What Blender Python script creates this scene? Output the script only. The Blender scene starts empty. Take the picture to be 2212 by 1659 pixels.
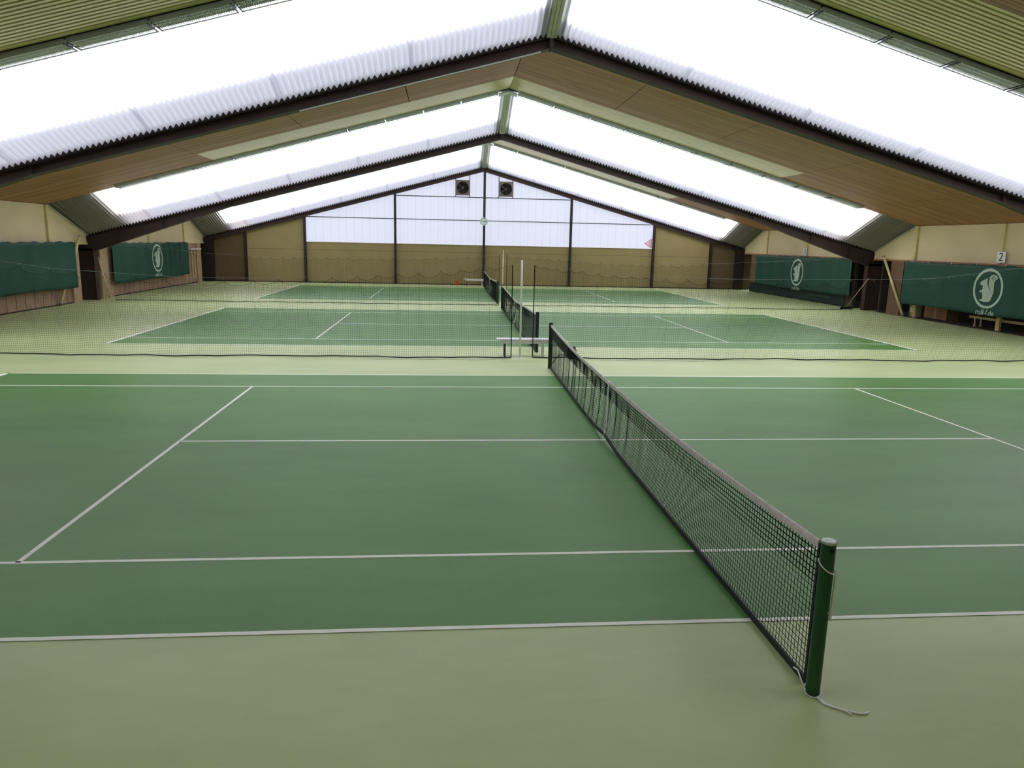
import bpy, bmesh, math, random
import numpy as np
from mathutils import Vector, Matrix
from mathutils.geometry import tessellate_polygon

random.seed(4)
RNG = np.random.default_rng(7)
PI = math.pi
C = bpy.context.scene.collection
sc = bpy.context.scene

# ------------------------------------------------------------------ dimensions (metres)
# X = along the courts, Y = away from the camera along the tennis nets, Z = up
HX = 18.5                    # half width of the hall
YF = (-8.0, 8.0, 24.0)       # portal frames
YG = 40.0                    # far gable wall
SL = 0.271                   # roof pitch (rise per metre)
A_UP = 9.10                  # ridge height of the raised wooden ceiling
A_LO = 7.90                  # ridge height of the skylight sheets at the valley
A_BEAM_T, A_BEAM_B = 7.84, 7.60
COURTS = (0.0, 15.51, 31.35)
HL, HW, SLN, SG = 11.885, 5.485, 6.40, 4.115


# ------------------------------------------------------------------ materials
def srgb(r, g, b):
    f = lambda c: c / 12.92 if c <= 0.04045 else ((c + 0.055) / 1.055) ** 2.4
    return (f(r / 255), f(g / 255), f(b / 255), 1)


def new_mat(name):
    m = bpy.data.materials.new(name)
    m.use_nodes = True
    nt = m.node_tree
    return m, nt, nt.nodes['Principled BSDF']


def mat(name, col, rough=0.7, metal=0.0, spec=0.4, var=0.10, scale=6.0, stretch=(1, 1, 1), bump=0.0):
    """principled surface with a soft procedural mottling in object space"""
    m, nt, p = new_mat(name)
    p.inputs['Roughness'].default_value = rough
    p.inputs['Metallic'].default_value = metal
    p.inputs['Specular IOR Level'].default_value = spec
    tc = nt.nodes.new('ShaderNodeNewGeometry')
    mp = nt.nodes.new('ShaderNodeMapping')
    mp.inputs['Scale'].default_value = stretch
    nz = nt.nodes.new('ShaderNodeTexNoise')
    nz.inputs['Scale'].default_value = scale
    nz.inputs['Detail'].default_value = 5
    rp = nt.nodes.new('ShaderNodeValToRGB')
    a = [c * (1 - var) for c in col[:3]]
    b = [min(1, c * (1 + var)) for c in col[:3]]
    rp.color_ramp.elements[0].color = (*a, 1)
    rp.color_ramp.elements[0].position = 0.3
    rp.color_ramp.elements[1].color = (*b, 1)
    rp.color_ramp.elements[1].position = 0.7
    L = nt.links.new
    L(tc.outputs['Position'], mp.inputs['Vector'])
    L(mp.outputs['Vector'], nz.inputs['Vector'])
    L(nz.outputs['Fac'], rp.inputs['Fac'])
    L(rp.outputs['Color'], p.inputs['Base Color'])
    if bump:
        b_ = nt.nodes.new('ShaderNodeBump')
        b_.inputs['Strength'].default_value = bump
        b_.inputs['Distance'].default_value = 0.004
        n2 = nt.nodes.new('ShaderNodeTexNoise')
        n2.inputs['Scale'].default_value = 220
        L(tc.outputs['Position'], n2.inputs['Vector'])
        L(n2.outputs['Fac'], b_.inputs['Height'])
        L(b_.outputs['Normal'], p.inputs['Normal'])
    return m


def wood_ceiling_mat():
    """narrow boards running along X with dark grooves"""
    m, nt, p = new_mat('ceiling_boards')
    L = nt.links.new
    N = nt.nodes.new
    p.inputs['Roughness'].default_value = 0.62
    p.inputs['Specular IOR Level'].default_value = 0.25
    g = N('ShaderNodeNewGeometry')
    s = N('ShaderNodeSeparateXYZ')
    L(g.outputs['Position'], s.inputs[0])
    div = N('ShaderNodeMath'); div.operation = 'DIVIDE'; div.inputs[1].default_value = 0.115
    L(s.outputs['Y'], div.inputs[0])
    fr = N('ShaderNodeMath'); fr.operation = 'FRACT'
    L(div.outputs[0], fr.inputs[0])
    fl = N('ShaderNodeMath'); fl.operation = 'FLOOR'
    L(div.outputs[0], fl.inputs[0])
    lt = N('ShaderNodeMath'); lt.operation = 'LESS_THAN'; lt.inputs[1].default_value = 0.13
    L(fr.outputs[0], lt.inputs[0])
    # per board tone
    wn = N('ShaderNodeTexWhiteNoise'); wn.noise_dimensions = '1D'
    L(fl.outputs[0], wn.inputs['W'])
    mp = N('ShaderNodeMapping'); mp.inputs['Scale'].default_value = (0.35, 9, 2)
    L(g.outputs['Position'], mp.inputs['Vector'])
    nz = N('ShaderNodeTexNoise'); nz.inputs['Scale'].default_value = 1.6; nz.inputs['Detail'].default_value = 6
    L(mp.outputs[0], nz.inputs['Vector'])
    add = N('ShaderNodeMath'); add.operation = 'MULTIPLY_ADD'; add.inputs[1].default_value = 0.35
    L(wn.outputs['Value'], add.inputs[0]); L(nz.outputs['Fac'], add.inputs[2])
    rp = N('ShaderNodeValToRGB')
    rp.color_ramp.elements[0].position = 0.35; rp.color_ramp.elements[0].color = srgb(150, 107, 74)
    rp.color_ramp.elements[1].position = 0.95; rp.color_ramp.elements[1].color = srgb(198, 146, 108)
    L(add.outputs[0], rp.inputs['Fac'])
    mx = N('ShaderNodeMix'); mx.data_type = 'RGBA'
    mx.inputs['B'].default_value = srgb(58, 36, 22)
    L(lt.outputs[0], mx.inputs['Factor']); L(rp.outputs['Color'], mx.inputs['A'])
    L(mx.outputs['Result'], p.inputs['Base Color'])
    return m


def cladding_mat():
    """pinkish tan wall boards with dark upright joints"""
    m, nt, p = new_mat('wall_cladding')
    L = nt.links.new
    N = nt.nodes.new
    p.inputs['Roughness'].default_value = 0.85
    p.inputs['Specular IOR Level'].default_value = 0.2
    g = N('ShaderNodeNewGeometry'); s = N('ShaderNodeSeparateXYZ')
    L(g.outputs['Position'], s.inputs[0])
    d = N('ShaderNodeMath'); d.operation = 'DIVIDE'; d.inputs[1].default_value = 0.62
    L(s.outputs['Y'], d.inputs[0])
    f = N('ShaderNodeMath'); f.operation = 'FRACT'; L(d.outputs[0], f.inputs[0])
    t = N('ShaderNodeMath'); t.operation = 'LESS_THAN'; t.inputs[1].default_value = 0.05
    L(f.outputs[0], t.inputs[0])
    nz = N('ShaderNodeTexNoise'); nz.inputs['Scale'].default_value = 2.2; nz.inputs['Detail'].default_value = 5
    L(g.outputs['Position'], nz.inputs['Vector'])
    rp = N('ShaderNodeValToRGB')
    rp.color_ramp.elements[0].position = 0.3; rp.color_ramp.elements[0].color = srgb(150, 122, 102)
    rp.color_ramp.elements[1].position = 0.7; rp.color_ramp.elements[1].color = srgb(172, 144, 120)
    L(nz.outputs['Fac'], rp.inputs['Fac'])
    mx = N('ShaderNodeMix'); mx.data_type = 'RGBA'; mx.inputs['B'].default_value = srgb(86, 62, 50)
    L(t.outputs[0], mx.inputs['Factor']); L(rp.outputs['Color'], mx.inputs['A'])
    L(mx.outputs['Result'], p.inputs['Base Color'])
    return m


def carpet_mat(name, c1, c2, rough, spec, sheen=0.0):
    m, nt, p = new_mat(name)
    L = nt.links.new
    N = nt.nodes.new
    p.inputs['Roughness'].default_value = rough
    p.inputs['Specular IOR Level'].default_value = spec
    p.inputs['Sheen Weight'].default_value = sheen
    p.inputs['Sheen Roughness'].default_value = 0.4
    g = N('ShaderNodeNewGeometry')
    n1 = N('ShaderNodeTexNoise'); n1.inputs['Scale'].default_value = 0.5; n1.inputs['Detail'].default_value = 6; n1.inputs['Roughness'].default_value = 0.65
    mp = N('ShaderNodeMapping'); mp.inputs['Scale'].default_value = (0.6, 1.6, 1)
    L(g.outputs['Position'], mp.inputs['Vector']); L(mp.outputs[0], n1.inputs['Vector'])
    n2 = N('ShaderNodeTexNoise'); n2.inputs['Scale'].default_value = 160; n2.inputs['Detail'].default_value = 3
    L(g.outputs['Position'], n2.inputs['Vector'])
    mm = N('ShaderNodeMath'); mm.operation = 'MULTIPLY_ADD'; mm.inputs[1].default_value = 0.45
    L(n2.outputs['Fac'], mm.inputs[0]); L(n1.outputs['Fac'], mm.inputs[2])
    rp = N('ShaderNodeValToRGB')
    rp.color_ramp.elements[0].position = 0.45; rp.color_ramp.elements[0].color = c1
    rp.color_ramp.elements[1].position = 1.0; rp.color_ramp.elements[1].color = c2
    L(mm.outputs[0], rp.inputs['Fac'])
    L(rp.outputs['Color'], p.inputs['Base Color'])
    bm = N('ShaderNodeBump'); bm.inputs['Strength'].default_value = 0.25; bm.inputs['Distance'].default_value = 0.003
    L(n2.outputs['Fac'], bm.inputs['Height']); L(bm.outputs['Normal'], p.inputs['Normal'])
    return m


def sheet_mat(name, trans_col, clear, seam=None, diff=0.22):
    """daylight-diffusing plastic: translucent + partly see-through + slight gloss"""
    m, nt, p = new_mat(name)
    L = nt.links.new
    N = nt.nodes.new
    out = nt.nodes['Material Output']
    nt.nodes.remove(p)
    tr = N('ShaderNodeBsdfTranslucent'); tr.inputs['Color'].default_value = trans_col
    tp = N('ShaderNodeBsdfTransparent'); tp.inputs['Color'].default_value = trans_col
    df = N('ShaderNodeBsdfDiffuse'); df.inputs['Color'].default_value = srgb(225, 226, 232)
    m1 = N('ShaderNodeMixShader'); m1.inputs[0].default_value = clear
    L(tr.outputs[0], m1.inputs[1]); L(tp.outputs[0], m1.inputs[2])
    m2 = N('ShaderNodeMixShader'); m2.inputs[0].default_value = diff
    L(m1.outputs[0], m2.inputs[1]); L(df.outputs[0], m2.inputs[2])
    last = m2
    if seam:
        g = N('ShaderNodeNewGeometry'); s = N('ShaderNodeSeparateXYZ')
        L(g.outputs['Position'], s.inputs[0])
        d = N('ShaderNodeMath'); d.operation = 'DIVIDE'; d.inputs[1].default_value = seam
        L(s.outputs['X'], d.inputs[0])
        f = N('ShaderNodeMath'); f.operation = 'FRACT'; L(d.outputs[0], f.inputs[0])
        t = N('ShaderNodeMath'); t.operation = 'LESS_THAN'; t.inputs[1].default_value = 0.05
        L(f.outputs[0], t.inputs[0])
        dk = N('ShaderNodeBsdfTranslucent'); dk.inputs['Color'].default_value = (0.48, 0.49, 0.54, 1)
        m3 = N('ShaderNodeMixShader')
        L(t.outputs[0], m3.inputs[0]); L(m2.outputs[0], m3.inputs[1]); L(dk.outputs[0], m3.inputs[2])
        last = m3
    L(last.outputs[0], out.inputs['Surface'])
    return m


M = {}
M['apron'] = carpet_mat('apron_carpet', srgb(162, 180, 124), srgb(192, 202, 150), 0.44, 0.46, 0.0)
M['court'] = carpet_mat('court_carpet', srgb(70, 120, 52), srgb(92, 142, 72), 0.44, 0.30, 0.0)
M['line'] = mat('line_paint', srgb(238, 240, 230), 0.6, var=0.04, scale=9)
M['wood'] = wood_ceiling_mat()
M['deck'] = mat('roof_deck', srgb(24, 17, 12), 0.9)
M['olive'] = mat('olive_sheet_metal', srgb(208, 190, 134), 0.35, 0.3, 0.6, var=0.05, scale=2)
M['steel'] = mat('brown_painted_steel', srgb(62, 48, 45), 0.55, 0.0, 0.3, var=0.12, scale=4)
M['post'] = mat('black_brown_steel', srgb(40, 28, 28), 0.5, 0.0, 0.4, var=0.12)
M['sheet'] = sheet_mat('skylight_plastic', (0.93, 0.93, 0.97, 1), 0.14)
M['eaves'] = sheet_mat('eaves_plastic', (0.92, 0.87, 0.83, 1), 0.0, None, 0.08)
M['cover'] = sheet_mat('added_dimmer_plastic', (0.20, 0.197, 0.225, 1), 0.0)  # for the added sheet that greys the foot of the skylights
M['lightblock'] = mat('light_blocking_sheet', srgb(168, 160, 146), 0.7, 0, 0.3, var=0.10, scale=1.5, stretch=(3, 0.5, 1))  # opaque sheet for out-of-view slopes, there to hold back daylight
M['pane'] = sheet_mat('wall_glazing', (0.59, 0.595, 0.64, 1), 0.08, seam=0.512)
M['tan'] = mat('tan_wall_panel', srgb(148, 133, 94), 0.8, 0, 0.2, var=0.06, scale=1.2)
M['cream'] = mat('cream_wall_board', srgb(216, 200, 164), 0.8, 0, 0.2, var=0.05, scale=0.8)
M['batten'] = mat('cream_batten', srgb(208, 196, 146), 0.7, 0, 0.3)
M['brick'] = cladding_mat()
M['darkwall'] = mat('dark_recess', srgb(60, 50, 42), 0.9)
M['redwood'] = mat('red_brown_wood', srgb(158, 108, 86), 0.7)
M['pier'] = mat('brown_plaster', srgb(112, 88, 70), 0.85, 0, 0.2)
M['palepier'] = mat('pale_plaster', srgb(172, 148, 122), 0.85, 0, 0.2)
M['flange'] = mat('brown_column_paint', srgb(70, 54, 48), 0.8, 0, 0.1)
M['browntan'] = mat('brown_end_panel', srgb(104, 88, 66), 0.8, 0, 0.2, var=0.06)
M['paleW'] = mat('pale_timber', srgb(205, 178, 130), 0.65, var=0.12, scale=3, stretch=(8, 8, 1))
M['banner'] = mat('green_tarp', srgb(16, 70, 58), 0.6, 0, 0.35, var=0.10, scale=2.0)
M['bannerdark'] = mat('dark_tarp', srgb(26, 44, 40), 0.7, 0, 0.3, var=0.15)
M['print'] = mat('pale_print', srgb(186, 206, 190), 0.7, var=0.06)
M['printdim'] = mat('faded_print', srgb(92, 112, 106), 0.7, var=0.1)
M['netblack'] = mat('black_twine', srgb(22, 24, 24), 0.8, 0, 0.2)
M['tape'] = mat('black_tape', srgb(30, 32, 36), 0.6, 0, 0.4)
M['band'] = mat('white_band', srgb(214, 206, 206), 0.7, 0, 0.3, var=0.14, scale=14)
M['rope'] = mat('white_rope', srgb(248, 248, 244), 0.7)
M['green'] = mat('dark_green_paint', srgb(14, 74, 36), 0.35, 0, 0.5, var=0.12, scale=5)
M['greendark'] = mat('black_green_paint', srgb(20, 40, 26), 0.4, 0, 0.5)
M['steelcap'] = mat('worn_metal_cap', srgb(176, 190, 180), 0.45, 0.3, 0.5, var=0.25, scale=30)
M['white'] = mat('white_paint', srgb(232, 232, 236), 0.45, 0, 0.4, var=0.04)
M['grey'] = mat('light_grey_metal', srgb(196, 200, 196), 0.45, 0.0, 0.5, var=0.05)
M['ridge'] = mat('grey_green_metal', srgb(192, 188, 174), 0.5, 0.0, 0.5, var=0.08)
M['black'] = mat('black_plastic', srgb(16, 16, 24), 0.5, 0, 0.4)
M['fanbox'] = mat('fan_housing', srgb(102, 94, 86), 0.5, 0.2, 0.4)
M['orange'] = mat('orange_plastic', srgb(214, 84, 40), 0.5)
M['red'] = mat('red_film', srgb(240, 112, 146), 0.5)
M['pinkfilm'] = mat('pale_pink_film', srgb(236, 226, 242), 0.6)
M['clock'] = mat('clock_face', srgb(214, 228, 224), 0.5, var=0.03)
M['ink'] = mat('black_ink', srgb(20, 20, 22), 0.6)
M['card'] = mat('cardboard', srgb(170, 126, 88), 0.8)
M['cardpale'] = mat('pale_cardboard', srgb(190, 180, 140), 0.8)
M['wire'] = mat('galvanised_wire', srgb(120, 124, 122), 0.5, 0.4, 0.5)
M['bench'] = mat('bench_white', srgb(226, 222, 232), 0.45, 0, 0.4, var=0.05)
M['louvre'] = mat('white_louvre', srgb(226, 226, 222), 0.4, 0, 0.5, var=0.03)
M['legdark'] = mat('bench_leg_dark', srgb(52, 54, 50), 0.5)


# ------------------------------------------------------------------ object helpers
def link_mesh(name, verts, faces, m, parent=None, smooth=False):
    me = bpy.data.meshes.new(name)
    me.from_pydata([tuple(map(float, v)) for v in verts], [], faces)
    me.update()
    bm = bmesh.new(); bm.from_mesh(me)
    bmesh.ops.recalc_face_normals(bm, faces=bm.faces)
    bm.to_mesh(me); bm.free()
    if smooth:
        me.polygons.foreach_set('use_smooth', [True] * len(me.polygons))
    me.materials.append(m)
    o = bpy.data.objects.new(name, me)
    C.objects.link(o)
    if parent:
        o.parent = parent
        o.matrix_parent_inverse = Matrix.Identity(4)
        o.location = -world_loc(parent)
    return o


def world_loc(o):
    v = Vector((0, 0, 0))
    while o:
        v = v + o.location
        o = o.parent
    return v


def fast_mesh(name, V, F, m, parent=None):
    """numpy arrays: V (n,3), F (k,4)"""
    me = bpy.data.meshes.new(name)
    V = np.ascontiguousarray(V, dtype=np.float32); F = np.ascontiguousarray(F, dtype=np.int32)
    me.vertices.add(len(V)); me.vertices.foreach_set('co', V.ravel())
    me.loops.add(F.size); me.loops.foreach_set('vertex_index', F.ravel())
    me.polygons.add(len(F))
    me.polygons.foreach_set('loop_start', np.arange(0, F.size, 4, dtype=np.int32))
    me.polygons.foreach_set('loop_total', np.full(len(F), 4, dtype=np.int32))
    me.update(calc_edges=True); me.validate()
    me.materials.append(m)
    o = bpy.data.objects.new(name, me)
    C.objects.link(o)
    if parent:
        o.parent = parent
        o.location = -world_loc(parent)
    return o


def tag(o, label=None, cat=None, group=None, kind=None):
    if label: o['label'] = label
    if cat: o['category'] = cat
    if group: o['group'] = group
    if kind: o['kind'] = kind
    return o


def empty(name, loc, label=None, cat=None, group=None, kind=None):
    o = bpy.data.objects.new(name, None)
    o.empty_display_size = 0.2
    o.location = loc
    C.objects.link(o)
    return tag(o, label, cat, group, kind)


class MB:
    """collects shapes and links them as one mesh"""
    def __init__(s): s.v = []; s.f = []
    def add(s, V, F):
        n = len(s.v); s.v += [tuple(p) for p in V]; s.f += [tuple(i + n for i in f) for f in F]; return s
    def box(s, x0, x1, y0, y1, z0, z1):
        V = [(x, y, z) for z in (z0, z1) for y in (y0, y1) for x in (x0, x1)]
        return s.add(V, [(0, 2, 3, 1), (4, 5, 7, 6), (0, 1, 5, 4), (2, 6, 7, 3), (0, 4, 6, 2), (1, 3, 7, 5)])
    def bar(s, a, b, w, h, up=(0, 0, 1)):
        """rectangular bar from a to b, w wide, h high"""
        a = Vector(a); b = Vector(b); d = (b - a).normalized(); u = Vector(up)
        if abs(d.dot(u)) > 0.99: u = Vector((0, 1, 0))
        r = d.cross(u).normalized(); u = r.cross(d).normalized()
        V = []
        for p in (a, b):
            for i, j in ((-1, -1), (1, -1), (1, 1), (-1, 1)):
                V.append(p + r * (i * w / 2) + u * (j * h / 2))
        return s.add(V, [(0, 3, 2, 1), (4, 5, 6, 7), (0, 1, 5, 4), (1, 2, 6, 5), (2, 3, 7, 6), (3, 0, 4, 7)])
    def tube(s, pts, r, n=8, caps=True):
        pts = [Vector(p) for p in pts]; V = []; F = []
        prev = None
        for i, p in enumerate(pts):
            d = (pts[min(i + 1, len(pts) - 1)] - pts[max(i - 1, 0)]).normalized()
            if prev is None:
                u = Vector((0, 0, 1)) if abs(d.z) < 0.9 else Vector((1, 0, 0))
                a = d.cross(u).normalized()
            else:
                a = (prev - d * prev.dot(d)).normalized()
            prev = a; b = d.cross(a)
            rr = r[i] if isinstance(r, (list, tuple)) else r
            for k in range(n):
                t = 2 * PI * k / n
                V.append(p + a * (rr * math.cos(t)) + b * (rr * math.sin(t)))
        for i in range(len(pts) - 1):
            for k in range(n):
                k2 = (k + 1) % n
                F.append((i * n + k, i * n + k2, (i + 1) * n + k2, (i + 1) * n + k))
        if caps:
            F.append(tuple(range(n))[::-1]); F.append(tuple((len(pts) - 1) * n + k for k in range(n)))
        return s.add(V, F)
    def prism(s, poly, axis, a, b):
        """extrude a 2-D polygon along an axis ('x': poly is (y,z); 'y': poly is (x,z); 'z': (x,y))"""
        def P(p, t):
            return {'x': (t, p[0], p[1]), 'y': (p[0], t, p[1]), 'z': (p[0], p[1], t)}[axis]
        n = len(poly)
        V = [P(p, a) for p in poly] + [P(p, b) for p in poly]
        F = [tuple(range(n)), tuple(range(n, 2 * n))[::-1]] + [(i, (i + 1) % n, n + (i + 1) % n, n + i) for i in range(n)]
        return s.add(V, F)
    def lathe(s, prof, center, axis='z', n=24):
        """profile of (radius, height)"""
        V = []; F = []
        for r, h in prof:
            for k in range(n):
                t = 2 * PI * k / n
                c_, s_ = r * math.cos(t), r * math.sin(t)
                q = {'z': (c_, s_, h), 'y': (c_, h, s_), 'x': (h, c_, s_)}[axis]
                V.append((center[0] + q[0], center[1] + q[1], center[2] + q[2]))
        for i in range(len(prof) - 1):
            for k in range(n):
                k2 = (k + 1) % n
                F.append((i * n + k, i * n + k2, (i + 1) * n + k2, (i + 1) * n + k))
        F.append(tuple(range(n))); F.append(tuple((len(prof) - 1) * n + k for k in range(n)))
        return s.add(V, F)
    def build(s, name, m, parent=None, smooth=False):
        return link_mesh(name, s.v, s.f, m, parent, smooth)


def bevel(o, w, seg=2):
    b = o.modifiers.new('bevel', 'BEVEL'); b.width = w; b.segments = seg; b.limit_method = 'ANGLE'
    return o


def zroof(A, x): return A - SL * abs(x)


def strands(P, r, rows=True, cols=True, plane='xz'):
    """tubes with a triangular section along the rows and columns of a grid of points P (ni, nj, 3)"""
    Vs = []; Fs = []; base = 0
    ang = np.array([PI / 2, PI / 2 + 2 * PI / 3, PI / 2 + 4 * PI / 3])
    h = 0 if plane[0] == 'x' else 1
    d = 1 - h
    for kind in ('c', 'r'):
        if kind == 'c' and not cols: continue
        if kind == 'r' and not rows: continue
        Q = P if kind == 'c' else P.transpose(1, 0, 2)      # strand index, point index, 3
        ns, npt, _ = Q.shape
        off = np.zeros((3, 3))
        off[:, d] = np.sin(ang) * r
        off[:, h if kind == 'c' else 2] = np.cos(ang) * r
        V = Q[:, :, None, :] + off[None, None]
        idx = np.arange(ns * npt * 3).reshape(ns, npt, 3) + base
        a = idx[:, :-1, :]; b = idx[:, 1:, :]
        F = np.stack([a, np.roll(a, -1, 2), np.roll(b, -1, 2), b], -1).reshape(-1, 4)
        Vs.append(V.reshape(-1, 3)); Fs.append(F); base += ns * npt * 3
    return np.concatenate(Vs), np.concatenate(Fs)


# ================================================================== SETTING
# ---- floor with three courts
floor = MB().box(-HX - 1.0, HX + 3.4, -13, YG + 0.3, -0.10, 0.0).build('floor', M['apron'])
tag(floor, kind='structure')
LW = 0.05
for k, y0 in enumerate(COURTS):
    cs = MB().box(-HL, HL, y0 - HW, y0 + HW, 0.0005, 0.003).build('court_surface', M['court'], floor)
    tag(cs, kind='structure')
    segs = []
    for s in (-1, 1):
        segs.append((-HL, HL, s * HW - (LW if s > 0 else 0), s * HW + (LW if s < 0 else 0)))
        segs.append((-HL, HL, s * SG - LW / 2, s * SG + LW / 2))
        segs.append((s * HL - (0.1 if s > 0 else 0), s * HL + (0.1 if s < 0 else 0), -HW, HW))
        segs.append((s * SLN - LW / 2, s * SLN + LW / 2, -SG, SG))
        segs.append((s * (HL - 0.15) - 0.1, s * (HL - 0.15) + 0.1, -LW / 2, LW / 2))
    segs.append((-SLN, SLN, -LW / 2, LW / 2))
    for (a, b, c, d) in segs:
        ln = MB().box(a, b, y0 + c, y0 + d, 0.002, 0.0055).build('court_line', M['line'], cs)
        tag(ln, kind='structure')

# ---- portal frames
def portal(yf, name, thick=0.30, columns=True, gable=False):
    o = empty(name, (0, yf, 0), kind='structure')
    at, ab = (A_BEAM_T, A_BEAM_B)
    for s in (-1, 1):
        t = []
        # web: polygon in x,z with the haunch
        pts = [(0.0, zroof(at, 0)), (s * 19.2, zroof(at, 19.2)), (s * 19.2, 2.2), (s * 18.25, 2.2)]
        if gable:
            pts = [(0.0, zroof(at, 0)), (s * 19.2, zroof(at, 19.2)), (s * 19.2, zroof(ab, 19.2))]
        else:
            pts.append((s * 12.2, zroof(ab, 12.2)))
        pts.append((0.0, zroof(ab, 0)))
        w = MB().prism(pts, 'y', yf - 0.01, yf + 0.01)
        # flanges
        w.bar((0, yf, zroof(at, 0) - 0.008), (s * 19.2, yf, zroof(at, 19.2) - 0.008), thick, 0.016)
        if gable:
            w.bar((0, yf, zroof(ab, 0)), (s * 19.2, yf, zroof(ab, 19.2)), thick, 0.016)
        else:
            w.bar((0, yf, zroof(ab, 0)), (s * 12.2, yf, zroof(ab, 12.2)), thick, 0.016)
            w.bar((s * 12.2, yf, zroof(ab, 12.2)), (s * 18.25, yf, 2.2), thick, 0.016)
            for xs in (12.2, 15.2, 17.2):
                zb = zroof(ab, 12.2) + (xs - 12.2) / (18.25 - 12.2) * (2.2 - zroof(ab, 12.2))
                w.box(s * xs - 0.006, s * xs + 0.006, yf - thick / 2 + 0.01, yf + thick / 2 - 0.01, zb, zroof(at, xs))
        tag(w.build('rafter', M['steel'], o), kind='structure')
        if not gable:
            c = MB()
            c.box(s * 19.2, s * 18.25, yf - 0.01, yf + 0.01, 0, 2.3)
            c.box(s * 18.27, s * 18.25, yf - 0.16, yf + 0.16, 0, 2.3)
            c.box(s * 19.2, s * 19.18, yf - 0.16, yf + 0.16, 0, 2.3)
            tag(c.build('column', M['flange'], o), kind='structure')
    if not gable:
        ap = MB().box(-0.02, 0.02, yf - 0.19, yf + 0.19, A_BEAM_B - 0.03, A_BEAM_T + 0.10)
        ap.box(-0.05, 0.05, yf - 0.175, yf - 0.155, A_BEAM_B + 0.01, A_BEAM_T + 0.10)
        tag(ap.build('apex_plate', M['steel'], o), kind='structure')
    return o

for i, yf in enumerate(YF):
    portal(yf, 'portal_beam')
portal(YG - 0.12, 'gable_beam', 0.22, gable=True)

# ---- wooden ceiling, raised between the frames
ceiling = empty('ceiling', (0, 0, A_UP), kind='structure')
PX = (0.0, 3.9, 7.8, 11.72, 15.62, 19.2)
bays = [(YF[0] + 3.2, YF[1] - 3.2), (YF[1] + 3.2, YF[2] - 3.2), (YF[2] + 3.2, YG - 3.2), (-13.0, YF[0] - 3.2)]
G = 0.014

def slab(x0, x1, y0, y1, zA, th, m, name):
    mb = MB()
    V = [(x0, y0, zroof(zA, x0)), (x1, y0, zroof(zA, x1)), (x1, y1, zroof(zA, x1)), (x0, y1, zroof(zA, x0))]
    V += [(a, b, c + th) for a, b, c in V]
    mb.add(V, [(0, 1, 2, 3), (7, 6, 5, 4), (0, 4, 5, 1), (1, 5, 6, 2), (2, 6, 7, 3), (3, 7, 4, 0)])
    o = mb.build(name, m, ceiling)
    return tag(o, kind='structure')

def ribbed(x0, x1, y0, y1, zA, name):
    """profiled sheet, ribs along X"""
    n = int(round((y1 - y0) / 0.15)); V = []; F = []
    prof = []
    for i in range(n):
        a = y0 + (y1 - y0) * i / n; p = (y1 - y0) / n
        prof += [(a, 0.0), (a + p * 0.55, 0.0), (a + p * 0.68, 0.022), (a + p * 0.88, 0.022)]
    prof.append((y1, 0.0))
    for (y, h) in prof:
        V += [(x0, y, zroof(zA, x0) + h), (x1, y, zroof(zA, x1) + h)]
    for i in range(len(prof) - 1):
        F.append((2 * i, 2 * i + 1, 2 * i + 3, 2 * i + 2))
    return tag(link_mesh(name, V, F, M['olive'], ceiling), kind='structure')

for bi, (y0, y1) in enumerate(bays):
    yo = y1 - 2.6                     # olive sheet starts here
    for s in (-1, 1):
        for i in range(5):
            a, b = PX[i] + G, PX[i + 1] - G
            olive = i < 3 and bi < 3
            slab(s * a, s * b, y0, (yo if olive else (y1 - 0.50 if i == 3 and bi < 3 else y1 - 0.02)), A_UP, 0.03, M['wood'], 'ceiling_panel')
            if olive:
                ribbed(s * PX[i], s * PX[i + 1], yo, y1 - 0.50, A_UP, 'profiled_sheet')
        if bi < 3: slab(0, s * 15.6, y1 - 0.50, y1 - 0.04, A_UP + 0.03, 0.015, M['black'], 'painted_gap_shade')  # black strip painted in for the dark void before the lights
        slab(0, s * 19.2, y0 - 0.06, y1 + 0.06, A_UP + 0.05, 0.12, M['deck'], 'roof_deck')

# ---- skylights: corrugated sheets sloping from the ceiling edge down to the valley at each frame
PITCH = 0.136
AMP = 0.040
SE = (0.06, 3.27, 6.33, 9.40, 12.45, 15.55)

def corr(x0, x1, ylo, yhi, dz, m, name, parent, s):
    n = max(2, int(round((x1 - x0) / PITCH * 8)))
    xs = np.linspace(x0, x1, n + 1)
    w = AMP * np.cos(2 * PI * xs / PITCH)
    rows = []
    for t in np.linspace(0, 1, 4):
        A = A_LO + (A_UP + 0.06 - A_LO) * t
        rows.append(np.stack([s * xs, np.full_like(xs, ylo + (yhi - ylo) * t), A - SL * xs + w + dz], -1))
    V = np.concatenate(rows)
    k = n + 1
    i = np.arange(n)
    F = np.concatenate([np.stack([r * k + i, r * k + i + 1, (r + 1) * k + i + 1, (r + 1) * k + i], -1) for r in range(3)])
    o = fast_mesh(name, V, F, m, parent)
    o.data.polygons.foreach_set('use_smooth', [True] * len(o.data.polygons))
    return tag(o, kind='structure')

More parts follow.
